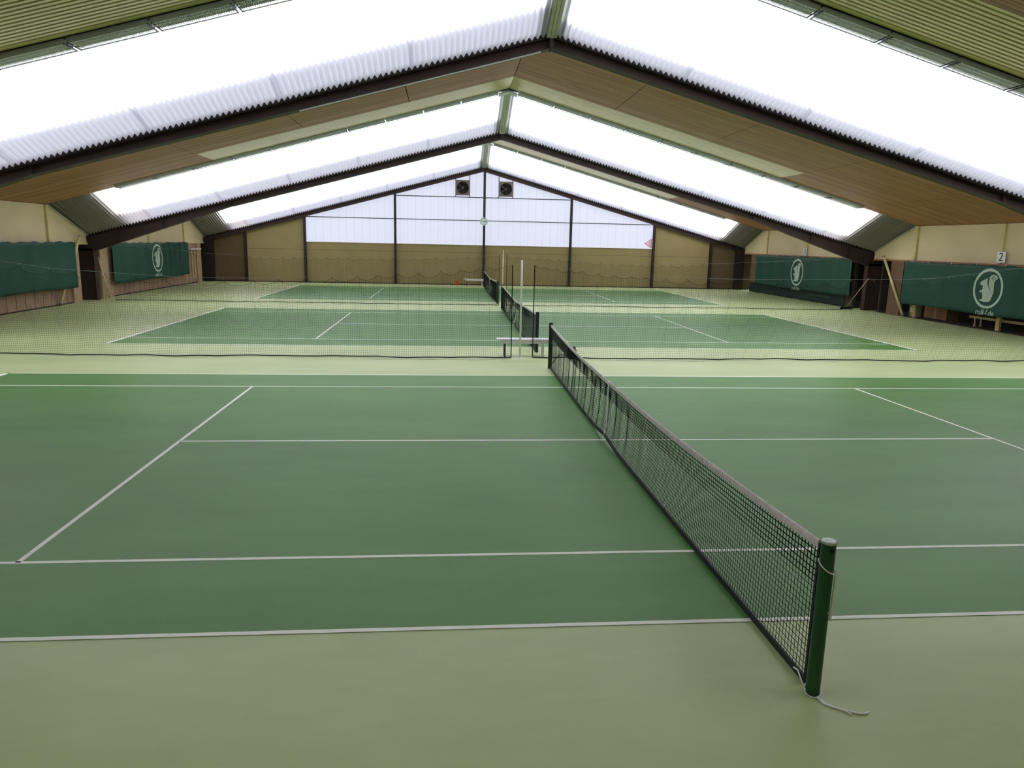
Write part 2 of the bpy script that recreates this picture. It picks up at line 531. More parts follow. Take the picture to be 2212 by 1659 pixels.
slopes = []
for yf in YF: slopes += [(yf - 0.13, yf - 3.26), (yf + 0.13, yf + 3.26)]
slopes.append((YG - 0.10, YG - 3.26))
for i, (ylo, yhi) in enumerate(slopes):
    o = empty('skylight_%d' % (i + 1), (0, ylo, A_LO), kind='structure')
    rear = i == 0
    for s in (-1, 1):
        for k in range(5):
            corr(SE[k], SE[k + 1] + PITCH, ylo + (0.03 if yhi > ylo else -0.03), yhi, 0.006 * (k % 2), M['lightblock'] if rear or (i == 1 and k != 1) else M['sheet'], 'roof_sheet', o, s)  # out-of-view slopes made mostly opaque to darken the foreground
        corr(SE[5], 19.2, ylo, yhi, 0.006, M['lightblock'] if i < 2 else M['eaves'], 'eaves_sheet', o, s)
        if i > 1:
            # added unseen parts: dimming sheet over the foot, light-blocking boards over the outer ends
            d = 1 if yhi > ylo else -1
            run = 1.0 if s < 0 else 0.55
            sl = (A_UP + 0.06 - A_LO) / abs(yhi - ylo)
            V = []
            for (yy, lift) in ((ylo, 0.10), (ylo + d * run, 0.10 + sl * run)):
                for x in (0.0, 19.2): V.append((s * x, yy, zroof(A_LO, x) + lift))
            cl = [(0.0, ylo, A_LO - 0.06), (s * 19.2, ylo, zroof(A_LO, 19.2) - 0.06), (s * 19.2, ylo, zroof(A_LO, 19.2) + 0.11), (0.0, ylo, A_LO + 0.11)]
            cl += [(a, b - d * 0.01, c) for a, b, c in cl]
            tag(link_mesh('added_valley_block', cl, [(0, 1, 2, 3), (7, 6, 5, 4), (0, 4, 5, 1), (1, 5, 6, 2), (2, 6, 7, 3), (3, 7, 4, 0)], M['post'], o), kind='structure')  # added to keep valley light out, reads black between the waves
            tag(link_mesh('added_valley_dimmer', V, [(0, 1, 3, 2)], M['cover'], o), kind='structure')  # added layer, dims daylight at the sheet foot
            V = []
            for (yy, A) in ((ylo, A_LO), (yhi, A_UP + 0.06)):
                for x in (16.7, 19.6): V.append((s * x, yy, zroof(A, x) + 0.28))
            V += [(a, b, c + 0.05) for a, b, c in V]
            tag(link_mesh('added_eaves_block', V, [(0, 1, 3, 2), (4, 6, 7, 5), (0, 4, 5, 1), (1, 5, 7, 3), (3, 7, 6, 2), (2, 6, 4, 0)], M['deck'], o), kind='structure')  # added unseen board so the skylight fades towards the wall
            for (yy, A) in ((ylo, A_LO), (yhi, A_UP + 0.06)):
                tag(MB().prism([(s * 16.7, zroof(A, 16.7) - 0.03), (s * 19.6, zroof(A, 19.6) - 0.03), (s * 19.6, zroof(A, 19.6) + 0.30), (s * 16.7, zroof(A, 16.7) + 0.30)], 'y', yy, yy - d * 0.02).build('added_eaves_block_end', M['deck'], o), kind='structure')  # added ends, leaving only sideways light under the board
            V = []
            for (yy, A) in ((ylo, A_LO), (yhi, A_UP + 0.06)):
                for x in (0.0, 0.34): V.append((s * x, yy, zroof(A, x) + 0.11))
            V += [(a, b, c + 0.02) for a, b, c in V]
            tag(link_mesh('ridge_cap', V, [(0, 1, 3, 2), (4, 6, 7, 5), (0, 4, 5, 1), (1, 5, 7, 3), (3, 7, 6, 2), (2, 6, 4, 0)], M['grey'], o), kind='structure')
            tag(MB().prism([(ylo, zroof(A_LO, 19.25) - 0.1), (yhi, zroof(A_UP, 19.25)), (yhi, zroof(A_UP, 19.25) + 0.6), (ylo, zroof(A_LO, 19.25) + 0.5)], 'x', s * 19.25, s * 19.3).build('added_eaves_side_block', M['deck'], o), kind='structure')  # added side piece keeping daylight off the outer edge
    # ridge member under the joint of the two pitches
    rm = MB()
    for dx in (-0.085, 0.0, 0.085):
        rm.bar((dx, ylo + (0.05 if yhi > ylo else -0.05), A_LO - 0.085 + (0.01 if dx else 0)), (dx, yhi, A_UP - 0.035 + (0.01 if dx else 0)), 0.075, 0.035)
    rm.bar((0, ylo, A_LO - 0.055), (0, yhi, A_UP + 0.0), 0.26, 0.012)
    tag(rm.build('ridge_rail', M['ridge'], o), kind='structure')
    # gutter in the valley between the pitches
for yf in YF:
    for s in (-1, 1):
        g = MB()
        a, b = (0, yf, zroof(A_BEAM_T, 0) + 0.012), (s * 19.2, yf, zroof(A_BEAM_T, 19.2) + 0.012)
        g.bar(a, b, 0.34, 0.02)
        tag(g.build('trim_1', M['post']), kind='structure')

# ---- side walls
def bay_profile(y0, y1, zl, slot=0.6):
    """outline (y,z) of the boarded wall between two frames"""
    zt = zroof(A_UP, HX) - 0.02
    zv = zroof(A_LO, HX) - 0.05
    return [(y0 + 0.18, zl), (y1 - 0.18, zl), (y1 - 0.18, zv + 0.07), (y1 - 3.2, zt), (y0 + 3.2, zt), (y0 + 0.18, zv + 0.07)]

walls = {}
for s, nm in ((-1, 'wall_left'), (1, 'wall_right')):
    w = empty(nm, (s * HX, 0, 0), kind='structure'); walls[s] = w
    ys = list(YF) + [YG]
    for i in range(3):
        p = bay_profile(ys[i], ys[i + 1], 2.55)
        tag(MB().prism(p, 'x', s * HX, s * (HX + 0.06)).build('wall_board', M['cream'], w), kind='structure')
        bs = [ys[i] + 2.35, ys[i] + 7.5, ys[i + 1] - 3.35] if i != 2 else [ys[i] + 2.35, ys[i] + 6.7, ys[i + 1] - 3.95]
        for yb in bs:
            zt = zroof(A_UP, HX) - 0.03
            tag(MB().box(s * (HX - 0.09), s * HX, yb - 0.09, yb + 0.09, 2.58, zt).build('batten', M['batten'], w), kind='structure')
        # sill rail at the foot of the boards
        tag(MB().box(s * (HX - 0.05), s * (HX + 0.06), ys[i] + 0.2, ys[i + 1] - 0.2, 2.48, 2.56).build('sill_rail', M['redwood'] if s > 0 else M['batten'], w), kind='structure')
        # sloping edge trim where the skylight meets the wall
        for (ya, za, yb, zb) in ((ys[i + 1] - 0.2, p[2][1], ys[i + 1] - 3.2, p[3][1]), (ys[i] + 0.2, p[5][1], ys[i] + 3.2, p[4][1])):
            tag(MB().bar((s * (HX - 0.03), ya, za - 0.02), (s * (HX - 0.03), yb, zb - 0.02), 0.06, 0.05).build('edge_trim', M['ridge'], w), kind='structure')
        # lower wall
        open_bay = (s > 0 and i == 1)
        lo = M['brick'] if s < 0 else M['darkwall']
        if not open_bay:
            tag(MB().box(s * HX, s * (HX + 0.06), ys[i] + 1.9, ys[i + 1] - 1.9, 0, 2.48).build('lower_wall', lo, w), kind='structure')
        for (a, b) in ((ys[i] + 0.62, ys[i] + 1.9), (ys[i + 1] - 1.9, ys[i + 1] - 0.62)):
            near = a > ys[i] + 4
            if s > 0:
                a, b = (ys[i + 1] - 2.75, ys[i + 1] - 1.8) if near else (ys[i] + 1.15, ys[i] + 1.9)
            elif near:
                b = ys[i + 1] - 1.2
            else:
                a = ys[i] + 0.75
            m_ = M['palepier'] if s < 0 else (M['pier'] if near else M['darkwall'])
            tag(MB().box(s * (HX - 0.10), s * (HX + 0.06), a, b, 0, 2.48).build('wall_pier', m_, w), kind='structure')
        # pale or dark skirting at the foot of the wall
        if not open_bay:
            tag(MB().box(s * (HX - 0.02), s * HX, ys[i] + 1.9, ys[i + 1] - 1.9, 0, 0.05).build('skirting', M['darkwall'], w), kind='structure')
    xo = HX + (0.75 if s < 0 else 3.2)
    sn = 'left' if s < 0 else 'right'
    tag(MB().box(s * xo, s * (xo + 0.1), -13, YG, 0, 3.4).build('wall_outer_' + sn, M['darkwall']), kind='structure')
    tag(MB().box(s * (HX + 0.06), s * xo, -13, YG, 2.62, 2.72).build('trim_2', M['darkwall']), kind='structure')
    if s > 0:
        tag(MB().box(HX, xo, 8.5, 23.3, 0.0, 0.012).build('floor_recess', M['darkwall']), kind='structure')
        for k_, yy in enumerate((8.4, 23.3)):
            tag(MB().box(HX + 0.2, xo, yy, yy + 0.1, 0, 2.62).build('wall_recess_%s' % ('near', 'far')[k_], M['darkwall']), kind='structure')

# ---- wall behind the camera
wr = MB().box(-HX - 0.7, HX + 0.7, -13.1, -13.0, 0, 9.2).build('wall_rear', M['cream']); tag(wr, kind='structure')
for s in (-1, 1):
    tag(MB().box(s * HX, s * (HX + 0.1), -13, YF[0] + 0.2, 0, 4.2).build('wall_gallery', M['cream']), kind='structure')

# ---- far gable
wf = empty('wall_far', (0, YG, 0), kind='structure')
GC = (-15.85, -11.95, -5.95, 0.06, 6.05, 11.95, 16.1)
def gz(x): return zroof(A_BEAM_B, x) + 0.02
def gable_panel(x0, x1, z0, m, name, y=YG, th=0.06, ztop=None):
    if ztop is None:
        pts = [(x0, z0), (x1, z0), (x1, gz(x1)), (x0, gz(x0))]
    else:
        pts = [(x0, z0), (x1, z0), (x1, ztop), (x0, ztop)]
    return MB().prism(pts, 'y', y, y + th).build(name, m, wf)

edges = (-19.2,) + GC + (19.2,)
for i in range(len(edges) - 1):
    a, b = edges[i], edges[i + 1]
    mid = -12 <= a and b <= 12.0
    if mid:
        tag(gable_panel(a, b, 0, M['tan'], 'wall_panel', ztop=2.20), kind='structure')
        tag(gable_panel(a, b, 2.215, M['tan'], 'wall_panel', ztop=2.70), kind='structure')
        wn = MB().prism([(a + 0.05, 2.72), (b - 0.05, 2.72), (b - 0.05, gz(b - 0.05)), (a + 0.05, gz(a + 0.05))], 'y', YG + 0.03, YG + 0.035).build('window_%d' % (i - 1), M['pane'])
        tag(wn, kind='structure')
        tag(MB().box(a, b, YG - 0.02, YG + 0.08, 2.69, 2.725).build('window_sill', M['tan'], wf), kind='structure')
        # horizontal rails, as long as they stay below the sloping beam
        for zr in (4.37, 5.90):
            xa, xb = a, b
            lim = (A_BEAM_B - zr) / SL
            xa, xb = max(a, -lim), min(b, lim)
            if xb - xa > 0.5:
                tag(MB().box(xa, xb, YG - 0.04, YG + 0.01, zr - 0.025, zr + 0.025).build('glazing_rail', M['post'], wf), kind='structure')
    else:
        if abs(a) < 17 and abs(b) < 17:
            tag(gable_panel(a, b, 0, M['tan'], 'wall_panel', ztop=2.20), kind='structure')
            tag(gable_panel(a, b, 2.215, M['tan'], 'wall_panel'), kind='structure')
        else:
            tag(gable_panel(a, b, 0, M['browntan'], 'wall_panel'), kind='structure')
    tag(MB().box(a, b, YG + 0.05, YG + 0.065, 2.19, 2.225).build('panel_joint', M['post'], wf), kind='structure')
tag(MB().prism([(-12, 2.72), (-19.2, 2.72), (-19.2, gz(19.2)), (-12, gz(12))], 'y', YG + 0.07, YG + 0.1).build('outer_skin', M['deck'], wf), kind='structure')
tag(MB().prism([(12, 2.72), (19.2, 2.72), (19.2, gz(19.2)), (12, gz(12))], 'y', YG + 0.07, YG + 0.1).build('outer_skin', M['deck'], wf), kind='structure')
for x in GC:
    p = MB().box(x - 0.075, x + 0.075, YG - 0.22, YG - 0.20, 0, gz(x)).box(x - 0.008, x + 0.008, YG - 0.2, YG - 0.02, 0, gz(x)).box(x - 0.075, x + 0.075, YG - 0.02, YG, 0, gz(x))
    tag(p.build('gable_post', M['post'], wf), kind='structure')
tag(MB().box(-18.6, 18.6, YG - 0.03, YG, 0, 0.06).build('skirting', M['post'], wf), kind='structure')
for s in (-1, 1):      # dark corner stanchions
    tag(MB().box(s * 17.9, s * 18.5, YG - 0.35, YG - 0.02, 0, 2.85).build('corner_post', M['post'], wf), kind='structure')

# ================================================================== LIGHT FITTINGS
def light_fitting_parts(L=1.5, W=0.52):
    """louvred strip light lying in the XY plane, centred on the origin"""
    h = MB()
    h.box(-L / 2, L / 2, -W / 2, W / 2, 0.085, 0.10)
    h.box(-L / 2, L / 2, -W / 2 - 0.008, -W / 2 + 0.008, -0.01, 0.09)
    h.box(-L / 2, L / 2, W / 2 - 0.008, W / 2 + 0.008, -0.01, 0.012)
    ec = MB()
    ec.box(-0.010, 0.010, -W / 2 - 0.01, W / 2 + 0.01, -0.014, 0.012)
    lv = MB()
    n = 36
    for i in range(1, n):
        x = -L / 2 + L * i / n
        lv.box(x - 0.002, x + 0.002, -W / 2 + 0.01, W / 2 - 0.01, 0.002, 0.05)
    for y in (-0.09, 0.09): lv.box(-L / 2, L / 2, y - 0.004, y + 0.004, 0.0, 0.05)
    tb = MB()
    for y in (-0.17, 0.0, 0.17): tb.tube([(-L / 2 + 0.03, y, 0.058), (L / 2 - 0.03, y, 0.058)], 0.012, 6)
    return h, lv, tb, ec

h_, l_, t_, e_ = light_fitting_parts(1.53)
HOUSE = h_.build('housing', M['grey']); ENDC = e_.build('end_cap', M['black']); LOUV = l_.build('louvre', M['louvre']); TUBE = t_.build('lamp_tube', M['white'])
for o in (HOUSE, LOUV, TUBE, ENDC): C.objects.unlink(o)
ORD = ('first', 'second', 'third', 'fourth', 'fifth', 'sixth', 'seventh', 'eighth', 'ninth', 'tenth')
ROWN = ('nearest', 'middle', 'farthest')
for bi in range(3):
    yl = bays[bi][1] - 0.10
    for s in (-1, 1):
        for k in range(10):
            xc = 0.40 + 1.53 * k + 0.75
            r = empty('strip_light', (s * xc, yl, zroof(A_UP, xc) - 0.075),
                      '%s grey louvred strip light %s of the ridge under the %s skylight' % (ORD[k], 'left' if s < 0 else 'right', ROWN[bi]),
                      'light', '%s strip light row, %s pitch' % (ROWN[bi], 'left' if s < 0 else 'right'))
            r.rotation_euler = (0, s * math.atan(SL), 0)
            for src, xo in ((HOUSE, 0), (LOUV, 0), (TUBE, 0), (ENDC, -0.753), (ENDC, 0.753)):
                c = src.copy(); C.objects.link(c); c.parent = r; c.location = (xo, 0, 0)
            for sx in (-1, 1):
                hg = MB().bar((sx * 0.6, 0, 0.085), (sx * 0.6, 0, 0.115), 0.02, 0.02)
                me = hg.build('hanger', M['black']); me.parent = r
    # chevron cover plate where the two rows meet at the ridge
    cv = MB()
    for s in (-1, 1): cv.bar((0, yl, A_UP - 0.10), (s * 0.385, yl, zroof(A_UP, 0.385) - 0.10), 0.50, 0.05)
    o = cv.build('ridge_cover_plate', M['grey'])
    tag(o, 'pale grey chevron cover plate joining the strip light rows at the %s ridge' % ROWN[bi], 'cover plate', 'ridge cover plates')
for m_ in (HOUSE, LOUV, TUBE, ENDC): bpy.data.objects.remove(m_)

# added pale bar imitating the lit flange edge, left rafter of the first frame
cd = MB().bar((-0.25, YF[1] - 0.1, zroof(A_BEAM_B, 0.25) - 0.03), (-6.0, YF[1] - 0.1, zroof(A_BEAM_B, 6.0) - 0.03), 0.05, 0.03).build('lit_edge_strip', M['grey'])
tag(cd, 'added pale strip for the lit flange edge under the left rafter of the nearest roof beam', 'strip')

# ================================================================== TENNIS NETS
def net_height(u, sag):
    """u -1..1 along the net"""
    a = min(1.0, abs(u))
    return 1.07 - 0.156 * (1 - a) ** (1.0 + sag) - (0.05 * math.sin(PI * a) if sag < 0.01 else 0.02 * math.sin(PI * a))

def make_net(y0, name_label, detail, sag):
    root = empty('tennis_net', (0, y0, 0), name_label, 'tennis net', 'tennis nets across the three courts')
    L = 6.33
    cell = 0.046
    ny, nz = int(2 * L / cell), 22
    ys = np.linspace(-L, L, ny + 1)
    top = np.array([net_height(y / L, sag) for y in ys]) - 0.04
    bot = 0.035 + 0.05 * np.exp(-((ys) / 0.5) ** 2) + 0.02 * np.abs(ys / L) ** 6
    t = np.linspace(0, 1, nz + 1)
    Z = bot[:, None] + (top - bot)[:, None] * t[None, :]
    env = np.exp(-((ys - 1.2) / 2.6) ** 2) * (0.8 if detail else 1.0)
    fold = env * (np.sin(ys * 2 * PI / 0.62) * 0.030 + np.sin(ys * 2 * PI / 0.37 + 1.0) * 0.018)
    X = fold[:, None] * np.sin(PI * np.clip(t * 0.9 + 0.1, 0, 1))[None, :] - (0.05 * (1 - t) ** 3)[None, :] * np.cos(PI * ys / L / 2)[:, None]
    Yb = ys + env * np.sin(ys * 2 * PI / 0.62 + 0.7) * 0.045
    P = np.stack([X, np.repeat(Yb[:, None], nz + 1, 1) + y0, Z], -1)
    V, F = strands(P, 0.0027, plane='yz')
    # doubled mesh in the upper rows
    k0 = nz - 6
    P2 = P[:, k0:, :].copy(); P2[:, :, 0] += 0.008; P2[:, :, 1] += cell * 0.42; P2[:, :, 2] -= cell * 0.25
    V2, F2 = strands(P2, 0.0027, plane='yz')
    net = fast_mesh('netting', np.concatenate([V, V2]), np.concatenate([F, F2 + len(V)]), M['netblack'], root)
    # headband
    hb = MB(); n = 40
    pts = [(0, y0 - L + 2 * L * i / n) for i in range(n + 1)]
    prof = [(-0.010, -0.058), (-0.012, -0.03), (-0.010, -0.004), (0.0, 0.004), (0.010, -0.004), (0.012, -0.03), (0.010, -0.058)]
    Vb = []; Fb = []
    for (x, y) in pts:
        z = net_height((y - y0) / L, sag)
        for (px, pz) in prof: Vb.append((px, y, z + pz))
    for i in range(n):
        for k in range(7):
            k2 = (k + 1) % 7
            Fb.append((i * 7 + k, i * 7 + k2, (i + 1) * 7 + k2, (i + 1) * 7 + k))
    Fb += [tuple(range(7)), tuple(n * 7 + k for k in range(7))]
    hb.add(Vb, Fb)
    tag(hb.build('headband', M['band'], root), 'greyish white canvas headband')
    # bottom tape
    bt = MB(); Vb = []; Fb = []
    for i in range(n + 1):
        y = -L + 2 * L * i / n
        b = 0.035 + 0.05 * math.exp(-(y / 0.5) ** 2)
        x = -0.05 * math.cos(PI * y / L / 2)
        for (px, pz) in ((-0.008, -0.028), (0.008, -0.028), (0.008, 0.028), (-0.008, 0.028)):
            Vb.append((x + px, y0 + y, max(0.004, b + pz)))
    for i in range(n):
        for k in range(4):
            k2 = (k + 1) % 4
            Fb.append((i * 4 + k, i * 4 + k2, (i + 1) * 4 + k2, (i + 1) * 4 + k))
    Fb += [(0, 1, 2, 3), tuple(n * 4 + k for k in range(4))]
    bt.add(Vb, Fb)
    bt.build('bottom_tape', M['tape'], root)
    # side tapes
    for s in (-1, 1):
        MB().box(-0.006, 0.006, y0 + s * L - 0.012, y0 + s * L + 0.012, 0.03, 1.05).build('side_tape', M['tape'], root)
    # centre strap
    zc = net_height(0, sag)
    st = MB().box(-0.030, -0.024, y0 - 0.022, y0 + 0.022, 0.20, zc + 0.002).box(0.018, 0.024, y0 - 0.022, y0 + 0.022, 0.20, zc + 0.002).box(-0.030, 0.024, y0 - 0.022, y0 + 0.022, zc + 0.002, zc + 0.007)
    so = st.build('centre_strap', M['rope'], root)
    MB().box(-0.036, -0.020, y0 - 0.026, y0 + 0.026, 0.17, 0.215).build('buckle', M['grey'], so)
    MB().tube([(-0.04, y0 - 0.01, 0.165), (-0.055, y0 - 0.012, 0.12), (-0.05, y0, 0.07), (-0.02, y0 + 0.004, 0.02), (0, y0, 0.006)], 0.014, 8).build('strap_hook', M['rope'], so)
    return root

make_net(COURTS[0], 'large black tennis net with grey white headband crossing the nearest court', True, 0.0)
make_net(COURTS[1], 'black tennis net on the middle court behind the bench', False, 0.55)
make_net(COURTS[2], 'small black tennis net on the farthest court before the gable wall', False, 0.75)

def net_post(y, near, label):
    r = empty('net_post', (0, y, 0), label, 'net post', 'green net posts')
    R = 0.047 if near else 0.048
    m = M['green'] if near else M['greendark']
    b = MB().lathe([(R, 0.0), (R, 1.10), (R * 0.97, 1.105)], (0, y, 0), n=24).build('shaft', m, r, True)
    c = MB().lathe([(R * 1.03, 1.095), (R * 1.03, 1.110), (R * 0.9, 1.116)], (0, y, 0), n=24).build('cap', M['steelcap'] if near else M['greendark'], r)
    for o in (b, c):
        e = o.modifiers.new('e', 'EDGE_SPLIT'); e.split_angle = 0.7
    MB().lathe([(0.010, 0), (0.010, 0.012)], (R * 0.55, y - R * 0.98, 0.62), axis='y', n=10).build('bolt', M['steelcap'], r)
    MB().box(-0.012, 0.012, y - R - 0.004, y - R + 0.01, 1.045, 1.075).build('rope_slot', M['ink'], r)
    return r

PY = 6.44
for k, y0 in enumerate(COURTS):
    nm = ('nearest', 'middle', 'farthest')[k]
    net_post(y0 - PY, k == 0, ('tall dark green steel net post with worn metal cap in the foreground', 'dark net post at the near end of the middle court net', 'dark net post at the near end of the farthest net')[k])
    net_post(y0 + PY, False, ('dark net post at the far end of the nearest net beside the bench', 'dark net post at the far end of the middle court net', 'dark net post at the far end of the farthest net')[k])

# ropes tied to the foreground post
yp = -PY
rp = empty('net_rope', (0, yp, 0), 'white cord tied round the upper part of the foreground post', 'cord', 'white cords on the foreground net post')
loop = [(0.051 * math.cos(a) , yp + 0.051 * math.sin(a), 0.97 - 0.075 * (0.5 - 0.5 * math.cos(a - 2.4))) for a in np.linspace(2.0, 2.0 + 2 * PI, 26)]
MB().tube(loop, 0.0048, 6).build('loop', M['rope'], rp, True)
a0 = -0.55
kx, ky = 0.055 * math.cos(a0), yp + 0.055 * math.sin(a0)
MB().tube([(kx, ky, 0.92), (kx + 0.004, ky - 0.004, 0.85), (kx + 0.002, ky - 0.004, 0.74), (kx - 0.004, ky - 0.004, 0.56)], 0.0058, 6).build('hanging_end', M['rope'], rp, True)
MB().tube([(kx + 0.012, ky + 0.002, 0.92), (kx + 0.012, ky, 0.83), (kx + 0.009, ky, 0.64), (kx + 0.006, ky, 0.575)], 0.0052, 6).build('hanging_end', M['rope'], rp, True)

rq = empty('floor_rope', (0, yp, 0), 'white cord knotted at the foot of the foreground post trailing across the floor', 'cord', 'white cords on the foreground net post')
lp = [(0.054 * math.cos(a), yp + 0.054 * math.sin(a), 0.026 + 0.02 * math.cos(a - 1.2)) for a in np.linspace(0.6, 0.6 + 2 * PI, 24)]
MB().tube(lp, 0.005, 6).build('loop', M['rope'], rq, True)
MB().tube([(-0.03, yp + 0.22, 0.06), (-0.05, yp + 0.13, 0.10), (-0.052, yp + 0.06, 0.06), (-0.05, yp, 0.03)], 0.0055, 6).build('tie', M['rope'], rq, True)
MB().tube([(0.012, yp - 0.055, 0.012), (0.03, yp - 0.13, 0.007), (0.08, yp - 0.17, 0.007), (0.14, yp - 0.205, 0.007), (0.20, yp - 0.235, 0.007), (0.245, yp - 0.235, 0.007), (0.27, yp - 0.222, 0.007)], 0.0065, 6).build('trailing_end', M['rope'], rq, True)
MB().tube([(0.005, yp - 0.055, 0.012), (0.015, yp - 0.12, 0.007), (0.06, yp - 0.16, 0.007), (0.105, yp - 0.19, 0.007), (0.13, yp - 0.215, 0.007), (0.145, yp - 0.245, 0.007)], 0.0065, 6).build('trailing_end', M['rope'], rq, True)

# black case slung behind the nearest net
bx = empty('black_case', (0.11, 4.12, 0), 'small black case hanging behind the far part of the nearest net', 'case')
o = MB().box(0.03, 0.20, 4.0, 4.25, 0.62, 0.82).build('case_body', M['black'], bx); bevel(o, 0.012)
MB().tube([(0.17, 4.03, 0.81), (0.17, 4.03, 0.86), (0.17, 4.12, 0.87), (0.17, 4.21, 0.86), (0.17, 4.21, 0.81)], 0.012, 8).build('handle', M['black'], bx, True)
MB().tube([(0.05, 4.24, 0.64), (0.05, 4.7, 0.61), (0.05, 5.2, 0.53), (0.05, 5.8, 0.36), (0.05, 6.35, 0.14)], 0.011, 6).build('cable', M['black'], bx, True)

# ================================================================== DIVIDING NETS
def interp(x, pts):
    xs = [p[0] for p in pts]; zs = [p[1] for p in pts]
    return np.interp(x, xs, zs)

TOP_L = [(-18.4, 2.62), (-16, 2.50), (-13.2, 2.29), (-12.4, 2.18), (-12.0, 2.12), (-9, 1.96), (-7.1, 1.97), (-5.36, 2.07), (-4.23, 2.15), (-3.19, 2.23), (-2.12, 2.33), (-1.38, 2.38), (-0.81, 2.44)]
TOP_R = [(-0.24, 2.44), (0.34, 2.38), (1.01, 2.32), (1.83, 2.25), (2.69, 2.20), (3.22, 2.18), (5, 2.15), (6.48, 2.16), (9.71, 2.22), (10.69, 2.27), (11.94, 2.43), (13.15, 2.60), (18.4, 2.9)]
HOOK_L = [-0.81, -1.02, -1.38, -1.69, -2.12, -2.63, -3.19, -3.72, -4.23, -4.74, -5.36, -6.0, -6.65, -7.3, -8.0, -8.7, -9.4, -10.1, -10.8, -11.5, -12.07, -12.75, -13.4, -14.1, -14.8, -15.5, -16.2, -16.9, -17.6, -18.3]
HOOK_R = [-0.24, 0.02, 0.34, 0.66, 1.01, 1.41, 1.83, 2.29, 2.69, 3.22, 3.8, 4.4, 5.0, 5.65, 6.3, 6.95, 7.6, 8.25, 8.9, 9.6, 10.3, 11.0, 11.7, 12.4, 13.1, 13.8, 14.5, 15.2, 15.9, 16.6, 17.3, 18.0, 18.35]

def divider(y0, hooks, topline, label, hookparts, gap, seed, drop=0.0):
    rng = np.random.default_rng(seed)
    hooks = np.sort(np.array(hooks))
    root = empty('divider_net', (float(hooks.mean()), y0, 0), label, 'divider net', 'court dividing nets')
    cell = gap
    x0, x1 = hooks[0], hooks[-1]
    nx = int((x1 - x0) / cell); nz = 44
    xs = np.linspace(x0, x1, nx + 1)
    # scallops between the hooks
    k = np.clip(np.searchsorted(hooks, xs, side='right') - 1, 0, len(hooks) - 2)
    a, b = hooks[k], hooks[k + 1]
    u = (xs - a) / (b - a)
    depth = np.minimum(0.17, 0.24 * (b - a)) * (0.75 + 0.5 * rng.random(len(hooks)))[k]
    sc_ = depth * (1 - (2 * u - 1) ** 2) ** 0.8
    ztop = interp(xs, topline) - 0.03 - drop - sc_
    t = np.linspace(0, 1, nz + 1)
    zflat = interp(xs, topline) - 0.03 - drop - depth * 0.6
    zb = np.full_like(xs, 0.03)
    # rows follow the scallops, fading towards the floor
    Z = zb[:, None] + (zflat - zb)[:, None] * t[None] + (ztop - zflat)[:, None] * (t ** 2.2)[None]
    w1 = np.sin(2 * PI * u) * 0.5
    fold = 0.05 * np.cos(2 * PI * u) + 0.03 * np.sin(xs * 5.1 + seed)
    Yw = y0 + fold[:, None] * (0.25 + 0.75 * t)[None] + (0.06 * np.sin(xs * 0.9 + seed) + 0.05 * np.sin(xs * 2.3))[:, None] * (1 - t)[None]
    Xw = xs[:, None] - (w1 * np.minimum(0.08, (b - a) * 0.12))[:, None] * t[None]
    P = np.stack([Xw, Yw, Z], -1)
    V, F = strands(P, 0.0018, plane='xz')
    fast_mesh('netting', V, F, M['netblack'], root)
    # top cord, hem and end cords
    MB().tube([tuple(P[i, -1]) for i in range(0, nx + 1, 2)], 0.004, 5).build('top_cord', M['netblack'], root)
    hp = []
    for i in range(0, nx + 1, 4):
        hp.append((P[i, 0, 0], P[i, 0, 1] - 0.02 * math.sin(i * 0.21), 0.018 + 0.012 * abs(math.sin(i * 0.13 + seed))))
    MB().tube(hp, 0.016, 6).build('hem', M['tape'], root)
    inner = 0 if abs(x0) < abs(x1) else nx
    e = MB().tube([tuple(P[inner, j]) for j in range(nz + 1)], 0.014, 6)
    e.build('end_cord', M['netblack'], root)
    # carrying wire above the net
    wire = [(x, y0, float(interp(x, topline)) - drop) for x in np.linspace(x0, x1, 60)]
    MB().tube(wire, 0.003, 5).build('carrying_wire', M['wire'], root)
    if hookparts:
        for h in hooks:
            z = float(interp(h, topline)) - drop
            MB().tube([(h, y0, z + 0.01), (h + 0.012, y0 - 0.01, z - 0.02), (h, y0 - 0.012, z - 0.05)], 0.0045, 5).build('hook', M['wire'], root)
    return root

Y1, Y2 = 7.95, 23.9
divider(Y1, HOOK_L, TOP_L, 'black dividing net behind the nearest court, left half up to the opening', True, 0.048, 1)
divider(Y1, HOOK_R, TOP_R, 'black dividing net behind the nearest court, right half from the opening', True, 0.048, 2)
H2L = [0.0 - 0.5 * i for i in range(36)]
H2R = [0.35 + 0.5 * i for i in range(35)]
T2L = [(-18.2, 2.65), (-13.3, 2.19), (-11, 2.12), (-8.1, 2.15), (-4.74, 2.18), (-2, 2.26), (0.0, 2.42)]
T2R = [(0.3, 2.42), (2.0, 2.30), (4.9, 2.16), (7.2, 2.10), (10.8, 2.18), (14, 2.35), (18.4, 2.7)]
divider(Y2, H2L, T2L, 'fine dark dividing net between the middle and farthest courts, left half', False, 0.052, 3)
divider(Y2, H2R, T2R, 'fine dark dividing net between the middle and farthest courts, right half', False, 0.052, 4)

# loose white cord lying along parts of the hem of the nearest dividing net
wc = empty('hem_cord', (-3.0, 7.8, 0), 'white cord lying on the floor along the hem of the nearest dividing net', 'cord')
for (a, b) in ((-4.6, -1.2), (-12.4, -10.9), (1.9, 4.4)):
    n = 24
    MB().tube([(a + (b - a) * i / n, 7.70 + 0.03 * math.sin(i * 0.8 + a), 0.010) for i in range(n + 1)], 0.009, 5).build('cord_length', M['rope'], wc)

